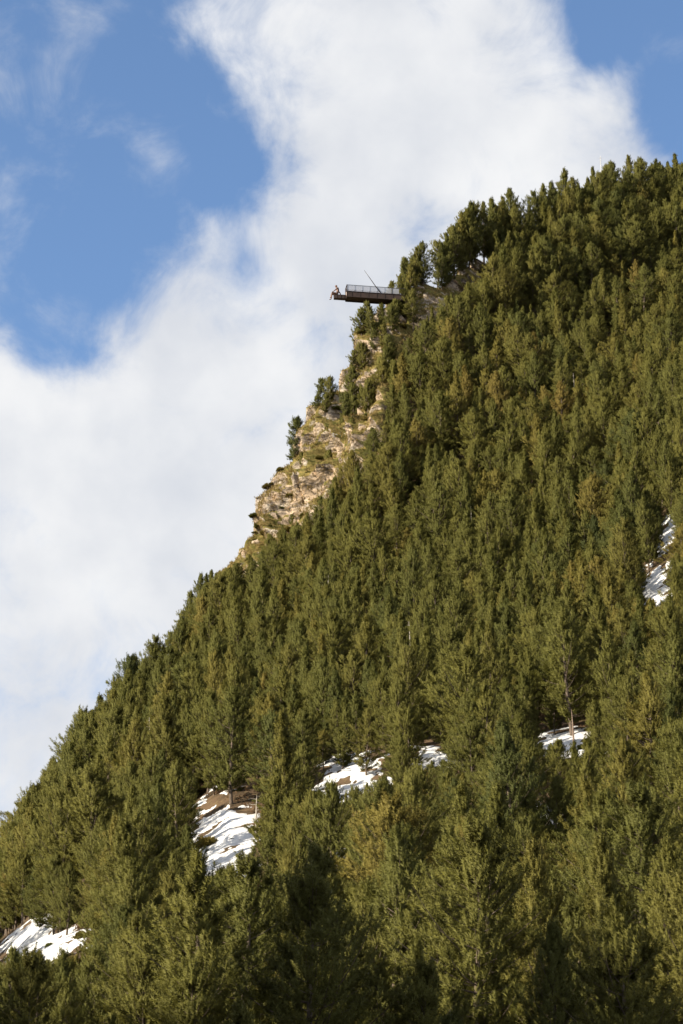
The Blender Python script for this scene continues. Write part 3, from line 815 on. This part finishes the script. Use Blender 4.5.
hb = mesh_np('undergrowth', v_, f_, mat_needles('heath', [(0.0, (0.12, 0.065, 0.035)), (1.0, (0.15, 0.085, 0.04))])); tag(hb, 'reddish brown heath and dead grass on the forest floor', 'undergrowth', kind='stuff')

def bush_mesh(seed, n, mat, sq, blade=0.22):
    g = np.random.default_rng(seed)
    c = g.normal(size=(n, 3)); c /= np.linalg.norm(c, axis=1)[:, None]; c[:, 2] = np.abs(c[:, 2])
    lob = 0.72 + 0.5 * vnoise(c * 2.2 + seed, seed)
    P0 = c * lob[:, None] * g.uniform(0.55, 1.0, (n, 1)) * np.array([1, 1, sq])
    nb = 9; rd = g.normal(size=(n, nb, 3)); rd /= np.linalg.norm(rd, axis=2)[..., None]
    d = c[:, None, :] * 0.8 + rd * 0.8 + np.array([0, 0, 0.4]); d /= np.linalg.norm(d, axis=2)[..., None]
    s_ = np.cross(d, g.normal(size=(n, nb, 3))); s_ /= np.linalg.norm(s_, axis=2)[..., None]
    L = g.uniform(0.6, 1.2, (n, nb, 1)) * blade
    b = P0[:, None, :]
    V_ = np.stack([b - s_ * L * 0.17, b + s_ * L * 0.17, b + d * L], 2).reshape(-1, 3)
    o = mesh_np('bush', V_, np.arange(len(V_)).reshape(-1, 3), mat); me = o.data; bpy.data.objects.remove(o); return me
BUSH = [bush_mesh(s, 420, M_SHRUB, 0.7) for s in (1, 2, 3)]
def place(u, v):
    rv = float(np.interp(u, RIDGE[:, 0], RIDGE[:, 1]))
    return surf(np.array([float(u)]), np.array([6.0 if v <= rv + 1 else min(6.0, inv_s(u, v))]))[0][0]
BP = [(206, 850, 1.5, 'dark low juniper bush on the left edge of the broad snowfield'), (84, 944, 1.0, 'low juniper bush at the right end of the low snow strip'), (50, 948, 0.7, 'small dark bush in the low snow strip'),
      (232, 842, 0.35, 'smallest dark bush, alone on the broad snowfield'), (258, 834, 1.2, 'juniper bush right of the broad snowfield'), (655, 560, 1.2, 'bush between two snow spots in the gully'),
      (640, 600, 1.4, 'bush left of the lower gully snow'), (585, 748, 1.0, 'bush right of the snow under the leaning trunk')]
for j in range(75):
    u = float(g2.uniform(240, 420)); e_ = float(np.interp(u, EDGE[:, 0], EDGE[:, 1])); r_ = float(np.interp(u, RIDGE[:, 0], RIDGE[:, 1]))
    BP.append((u, float(g2.uniform(r_, e_)), float(g2.uniform(0.45, 1.25)), 'low olive green bush growing in the grass between the rocks of the crag'))
for j, (u, v, r_, l) in enumerate(BP):
    o = bpy.data.objects.new('juniper_bush', BUSH[j % 3]); COL.objects.link(o); o.location = place(u, v) + np.array([0, 0, -0.05]); o.scale = (r_, r_, r_); o.rotation_euler = (0, 0, j * 1.7)
    tag(o, l, 'bush', 'low bushes on crag and snow')

# bare shrubs and dead trees
def bare_mesh(seed, hgt, n, mat):
    g = np.random.default_rng(seed); A = Acc()
    for k in range(n):
        az = g.uniform(0, 6.28); t = np.linspace(0, 1, 6); L = hgt * g.uniform(0.6, 1.0); sp = g.uniform(0.15, 0.6)
        pts = np.stack([np.cos(az) * sp * t * L + g.normal(0, 0.03, 6), np.sin(az) * sp * t * L + g.normal(0, 0.03, 6), L * t], -1)
        A.add(*tube_arrays(pts, np.linspace(0.03, 0.006, 6), 4))
        for m in range(5):
            q = int(g.integers(1, 5)); az2 = g.uniform(0, 6.28); e_ = pts[q] + np.array([np.cos(az2) * .3, np.sin(az2) * .3, .45]) * L * 0.4
            A.add(*tube_arrays(np.stack([pts[q], (pts[q] + e_) / 2 + g.normal(0, .02, 3), e_]), [0.014, 0.01, 0.005], 3))
    o = mesh_np('bare', *A.get(), mat); me = o.data; bpy.data.objects.remove(o); return me
BARE = [bare_mesh(s, 2.6, 12, M_TWIG) for s in (1, 2)]
for j, (u, v, sc_, l) in enumerate([(199, 640, 1.2, 'leafless shrub on the skyline below the crag'), (208, 618, 0.9, 'second leafless shrub on the skyline, nearer the crag'), (225, 588, 0.8, 'reddish leafless shrub at the foot of the crag'),
        (251, 520, 0.6, 'small leafless shrub on the lower crag skyline'), (290, 466, 0.8, 'leafless shrub beside the lone edge pine'), (283, 478, 0.8, 'leafless shrub below the lone edge pine'),
        (312, 428, 0.6, 'leafless shrub under the jutting nose'), (470, 268, 0.6, 'leafless shrub on the rim of the grassy shelf')]):
    o = bpy.data.objects.new('bare_shrub', BARE[j % 2]); COL.objects.link(o); o.location = place(u, v) - np.array([0, 0, .1]); o.scale = (sc_,) * 3; o.rotation_euler = (0, 0, j * 2.1)
    tag(o, l, 'shrub', 'leafless shrubs on the skyline')

def dead_mesh(seed, Ht, Rm, dens, mat=M_DEAD):
    g = np.random.default_rng(seed); A = Acc()
    zs = np.linspace(-0.5, Ht, 12); ax = lambda z: np.stack([0.1 * np.sin(z * .6 + seed), 0.1 * np.sin(z * .5 + 2 * seed), z], -1)
    A.add(*tube_arrays(ax(zs), 0.11 * (1 - np.clip(zs / Ht, 0, 1)) ** .7 + 0.015, 7))
    for z in np.arange(Ht * .2, Ht * .97, 0.4 / dens):
        az = g.uniform(0, 6.28); L = Rm * (1 - z / Ht) ** .6 * g.uniform(.3, 1.1) + .15; t = np.linspace(0, 1, 5)
        pts = ax(np.array([z]))[0] + np.stack([np.cos(az) * L * t, np.sin(az) * L * t, L * (0.25 * t - .2 * t * t + 0.03 * g.normal(size=5))], -1)
        A.add(*tube_arrays(pts, np.linspace(.03, .008, 5), 4))
        for m in range(3):
            e_ = pts[2 + m % 3] + np.array([np.cos(az + g.normal()) * .4, np.sin(az + g.normal()) * .4, g.normal() * .15]) * L * .7
            A.add(*tube_arrays(np.stack([pts[2 + m % 3], (pts[2 + m % 3] + e_) / 2, e_]), [.012, .009, .005], 3))
    o = mesh_np('dead', *A.get(), mat); me = o.data; bpy.data.objects.remove(o); return me
for j, (u, v, me_, tilt, l) in enumerate([(255, 842, dead_mesh(2, 4.2, 1.7, 1.5), 0.05, 'small dead pine with pale bare branches beside the broad snowfield'), (441, 1018, dead_mesh(3, 6.0, 1.0, .8), 0.04, 'pale dead trunk near the bottom of the wood'),
        (619, 560, dead_mesh(4, 8.0, .8, .9), 0.0, 'pale dead stem rising from the wood left of the snowy gully'), (541, 240, dead_mesh(5, 9.0, .6, .7), 0.0, 'thin pale dead stem on the ridge between crowded pines'),
        (411, 690, dead_mesh(6, 9.0, .9, .9), 0.03, 'pale dead stem in the dense wood of the middle slope'), (636, 850, dead_mesh(7, 8.0, 1.0, .9, M_BARK), 0.05, 'pale broken stem among the big pines on the right'),
        (470, 560, dead_mesh(11, 9.0, .9, .9), 0.04, 'pale dead stem among the crowded pines of the mid slope'), (330, 640, dead_mesh(12, 9.5, .8, .9), -0.03, 'grey dead stem in the wood below the crag'),
        (575, 420, dead_mesh(13, 9.5, .8, .8), 0.02, 'grey dead stem high in the dense wood on the right'), (150, 800, dead_mesh(14, 10.0, 1.0, .9), 0.03, 'grey dead stem above and left of the broad snowfield'),
        (500, 900, dead_mesh(8, 7.0, 1.2, 1.0), 0.1, 'bare dead pine in the shade of the lower wood'), (575, 757, dead_mesh(9, 6.0, 1.4, .8, M_TWIG), -0.45, 'dark trunk leaning across the small snow patch')]):
    o = bpy.data.objects.new('dead_tree', me_); COL.objects.link(o); o.location = place(u, v); o.rotation_euler = (0, tilt, j)
    tag(o, l, 'dead tree', 'dead trees in the wood')

# ------------------------------------------------------------------ the viewing platform
M_STEEL = mat_plain('weathered_steel', (0.022, 0.014, 0.012), (0.038, 0.022, 0.019), 0.75, 1.5)
M_DARK = mat_plain('dark_steel', (0.035, 0.032, 0.035), (0.06, 0.055, 0.06), 0.5, 3.0, metal=0.4)
M_WOOD = mat_plain('deck_wood', (0.16, 0.11, 0.08), (0.24, 0.17, 0.12), 0.8, 4.0)
M_BRONZE = mat_plain('rusty_bronze', (0.10, 0.055, 0.042), (0.17, 0.10, 0.075), 0.45, 5.0, metal=0.3)
def mat_glass():
    m, t, p, o = mat_new('railing_glass')
    p.inputs['Base Color'].default_value = (0.40, 0.42, 0.49, 1); p.inputs['Roughness'].default_value = 0.15
    tr = t.add('ShaderNodeBsdfTransparent'); tr.inputs[0].default_value = (0.88, 0.9, 0.93, 1)
    mx = t.add('ShaderNodeMixShader'); mx.inputs[0].default_value = 0.45
    t.l.new(p.outputs[0], mx.inputs[2]); t.l.new(tr.outputs[0], mx.inputs[1]); t.l.new(mx.outputs[0], o.inputs[0])
    return m
M_GLASS = mat_glass()
PD = 466.0
org = ray(346.5, 293.2) * PD
plat = empty('viewing_platform', tuple(org), R(8.5))
tag(plat, 'brown steel viewing platform with glass railing jutting out from the crag over the valley', 'viewing platform')
LEN = 11.2
bm = bmesh.new()
for y in (-1.0, 1.0):
    add_box(bm, (LEN / 2, y, -0.66), (LEN, 0.12, 1.24)); add_box(bm, (LEN / 2, y * 1.04, -0.075), (LEN, 0.22, 0.07)); add_box(bm, (LEN / 2, y * 1.04, -1.25), (LEN, 0.24, 0.07))
for x in np.arange(0.9, LEN, 1.6):
    for y in (-1.0, 1.0): add_box(bm, (x, y * 1.085, -0.66), (0.08, 0.06, 1.08))
bm_obj('girder', bm, M_STEEL, plat)
bm = bmesh.new()
for x in np.arange(0.4, LEN, 1.6): add_box(bm, (x, 0, -0.45), (0.12, 1.86, 0.5))
add_box(bm, (LEN / 2, 0, -1.08), (LEN - 0.02, 1.86, 0.05))
bm_obj('underside', bm, M_STEEL, plat)
bm = bmesh.new()
for k in range(13): add_box(bm, (LEN / 2, -0.9 + k * 0.15, -0.012), (LEN - 0.1, 0.135, 0.04))
bm_obj('deck', bm, M_WOOD, plat)
px_ = [0.0] + list(np.arange(1.45, LEN, 1.45))
for y in (-1.0, 1.0):
    bm = bmesh.new(); add_box(bm, (LEN / 2, y * 1.02, 1.30), (LEN + 0.1, 0.10, 0.09), 0.02); bm_obj('handrail', bm, M_DARK, plat)
    for a_ in px_:
        bm = bmesh.new(); add_box(bm, (a_, y * 1.06, 0.60), (0.05, 0.05, 1.36)); add_box(bm, (a_, y * 1.06, -0.02), (0.16, 0.10, 0.05)); bm_obj('post', bm, M_DARK, plat)
    for a_, b_ in zip(px_[:-1], px_[1:]):
        bm = bmesh.new(); add_box(bm, ((a_ + b_) / 2, y * 1.0, 0.64), (b_ - a_ - 0.14, 0.025, 1.14)); bm_obj('glass_panel', bm, M_GLASS, plat)
bm = bmesh.new()
add_box(bm, (-0.06, 0, -0.6), (0.10, 2.2, 1.34)); add_box(bm, (-0.06, -0.98, 0.68), (0.10, 0.16, 1.4)); add_box(bm, (-0.06, 0.98, 0.68), (0.10, 0.16, 1.4)); add_box(bm, (-0.06, 0, 1.32), (0.12, 2.12, 0.12))
add_box(bm, (-0.06, 0.42, 0.62), (0.09, 0.94, 1.24))
bm_obj('end_frame', bm, M_STEEL, plat)
bm = bmesh.new(); add_box(bm, (-0.125, -0.25, -0.40), (0.02, 0.7, 0.85)); bm_obj('end_plate', bm, mat_plain('pale_plate', (0.55, 0.45, 0.40), (0.66, 0.56, 0.50), 0.5, 2.0), plat)  # pale plate on the outer end of the platform
bm = bmesh.new()
add_box(bm, (-1.25, 0, -1.03), (2.4, 0.9, 0.72), 0.02); add_box(bm, (-1.25, 0, -0.645), (2.44, 0.98, 0.05))
for x in (-0.5, -1.2, -1.9): add_box(bm, (x, -0.48, -1.03), (0.08, 0.06, 0.66))
bm_obj('beam', bm, M_STEEL, plat)

Mp = Matrix.Translation(org) @ Matrix.Rotation(R(8.5), 4, 'Z')
# leaning pole on the near side of the platform
V_, Q_ = tube_arrays(np.array([[6.5, -1.13, 0.02], [5.4, -1.16, 1.45], [4.4, -1.19, 2.95], [3.3, -1.22, 4.55]]), [0.10, 0.085, 0.065, 0.035], 8)
bm = bmesh.new(); vs_ = [bm.verts.new(Mp @ Vector(v)) for v in V_]
for q in Q_: bm.faces.new([vs_[i] for i in q])
bm.faces.new(vs_[-8:]); bm.faces.new(vs_[:8][::-1])
tag(bm_obj('pole', bm, M_DARK, smooth=True), 'thin dark pole leaning out over the platform railing', 'pole')

# seated statue at the tip of the beam, grown from one skeleton
J = {'pelvis': ((0, 0, .10), .145), 'waist': ((.03, 0, .30), .125), 'chest': ((.02, 0, .50), .155), 'neck': ((-.06, 0, .69), .062), 'chin': ((-.10, 0, .78), .085), 'head': ((-.10, 0, .88), .10), 'crown': ((-.08, 0, .95), .07), 'nose': ((-.205, 0, .84), .022)}
E = [('pelvis', 'waist'), ('waist', 'chest'), ('chest', 'neck'), ('neck', 'chin'), ('chin', 'head'), ('head', 'crown'), ('head', 'nose')]
for sgn, nm in ((-1, 'near'), (1, 'far')):
    J.update({f'hip{nm}': ((-.08, sgn * .11, .10), .105), f'knee{nm}': ((-.47, sgn * .15, .16), .07), f'shin{nm}': ((-.52, sgn * .15, -.08), .058), f'ankle{nm}': ((-.50, sgn * .15, -.30), .04), f'toe{nm}': ((-.66, sgn * .16, -.34), .035),
              f'sho{nm}': ((.02, sgn * .20, .60), .07)})
    E += [('pelvis', f'hip{nm}'), (f'hip{nm}', f'knee{nm}'), (f'knee{nm}', f'shin{nm}'), (f'shin{nm}', f'ankle{nm}'), (f'ankle{nm}', f'toe{nm}'), ('chest', f'sho{nm}')]
    el, wr = (((.26, sgn * .28, .36), (.34, sgn * .27, .10)) if sgn > 0 else ((-.20, sgn * .27, .38), (-.38, sgn * .20, .24)))
    J[f'el{nm}'] = (el, .05); J[f'wr{nm}'] = (wr, .033)
    pd = np.array([.04, 0, -.07]) if sgn > 0 else np.array([-.07, .02, -.03])
    pc = np.array(wr) + pd; J[f'palm{nm}'] = (tuple(pc), .036)
    E += [(f'sho{nm}', f'el{nm}'), (f'el{nm}', f'wr{nm}'), (f'wr{nm}', f'palm{nm}')]
    for fi in range(5):
        base_ = pc + np.array([0, (fi - 2) * .02, 0]); ln_ = (.05, .075, .085, .08, .06)[fi]
        J[f'f{fi}{nm}'] = (tuple(base_ + pd * ln_ * 6 + np.array([0, (fi - 2) * .008, 0])), .011); E.append((f'palm{nm}', f'f{fi}{nm}'))
nmz = list(J); me = bpy.data.meshes.new('seated_statue')
me.from_pydata([J[n][0] for n in nmz], [(nmz.index(a), nmz.index(b)) for a, b in E], [])
st = bpy.data.objects.new('seated_statue', me); COL.objects.link(st)
sk = st.modifiers.new('skin', 'SKIN'); sk.use_smooth_shade = True
for n, sv_ in zip(nmz, me.skin_vertices[0].data): sv_.radius = (J[n][1],) * 2; sv_.use_root = (n == 'pelvis')
sb = st.modifiers.new('round', 'SUBSURF'); sb.levels = 1; sb.render_levels = 2
me.materials.append(M_BRONZE)
st.matrix_world = Mp @ Matrix.Translation((-1.75, 0, -0.62)) @ Matrix.Scale(2.35, 4)
tag(st, 'rust brown statue of a seated figure at the tip of the platform beam', 'statue')

# antenna mast above the ridge
p = place(603, 214)
bm = bmesh.new()
V_, Q_ = tube_arrays(np.array([[0, 0, -0.5], [0, 0, 5], [0, 0, 10], [0, 0, 15.2]]), [0.11, 0.09, 0.07, 0.04], 8)
vs_ = [bm.verts.new(v) for v in V_]
for q in Q_: bm.faces.new([vs_[i] for i in q])
for z, w in ((14.6, 0.9), (13.9, 0.7), (13.2, 0.5)): add_box(bm, (0, 0, z), (w, 0.05, 0.05)); add_box(bm, (0.0, 0, z + 0.09), (0.07, 0.4, 0.05))
ant = bm_obj('antenna_mast', bm, mat_plain('galvanised', (0.5, 0.5, 0.5), (0.6, 0.6, 0.6), 0.5, 4.0), smooth=False); ant.location = p
tag(ant, 'thin pale antenna mast rising above the ridge pines', 'antenna')
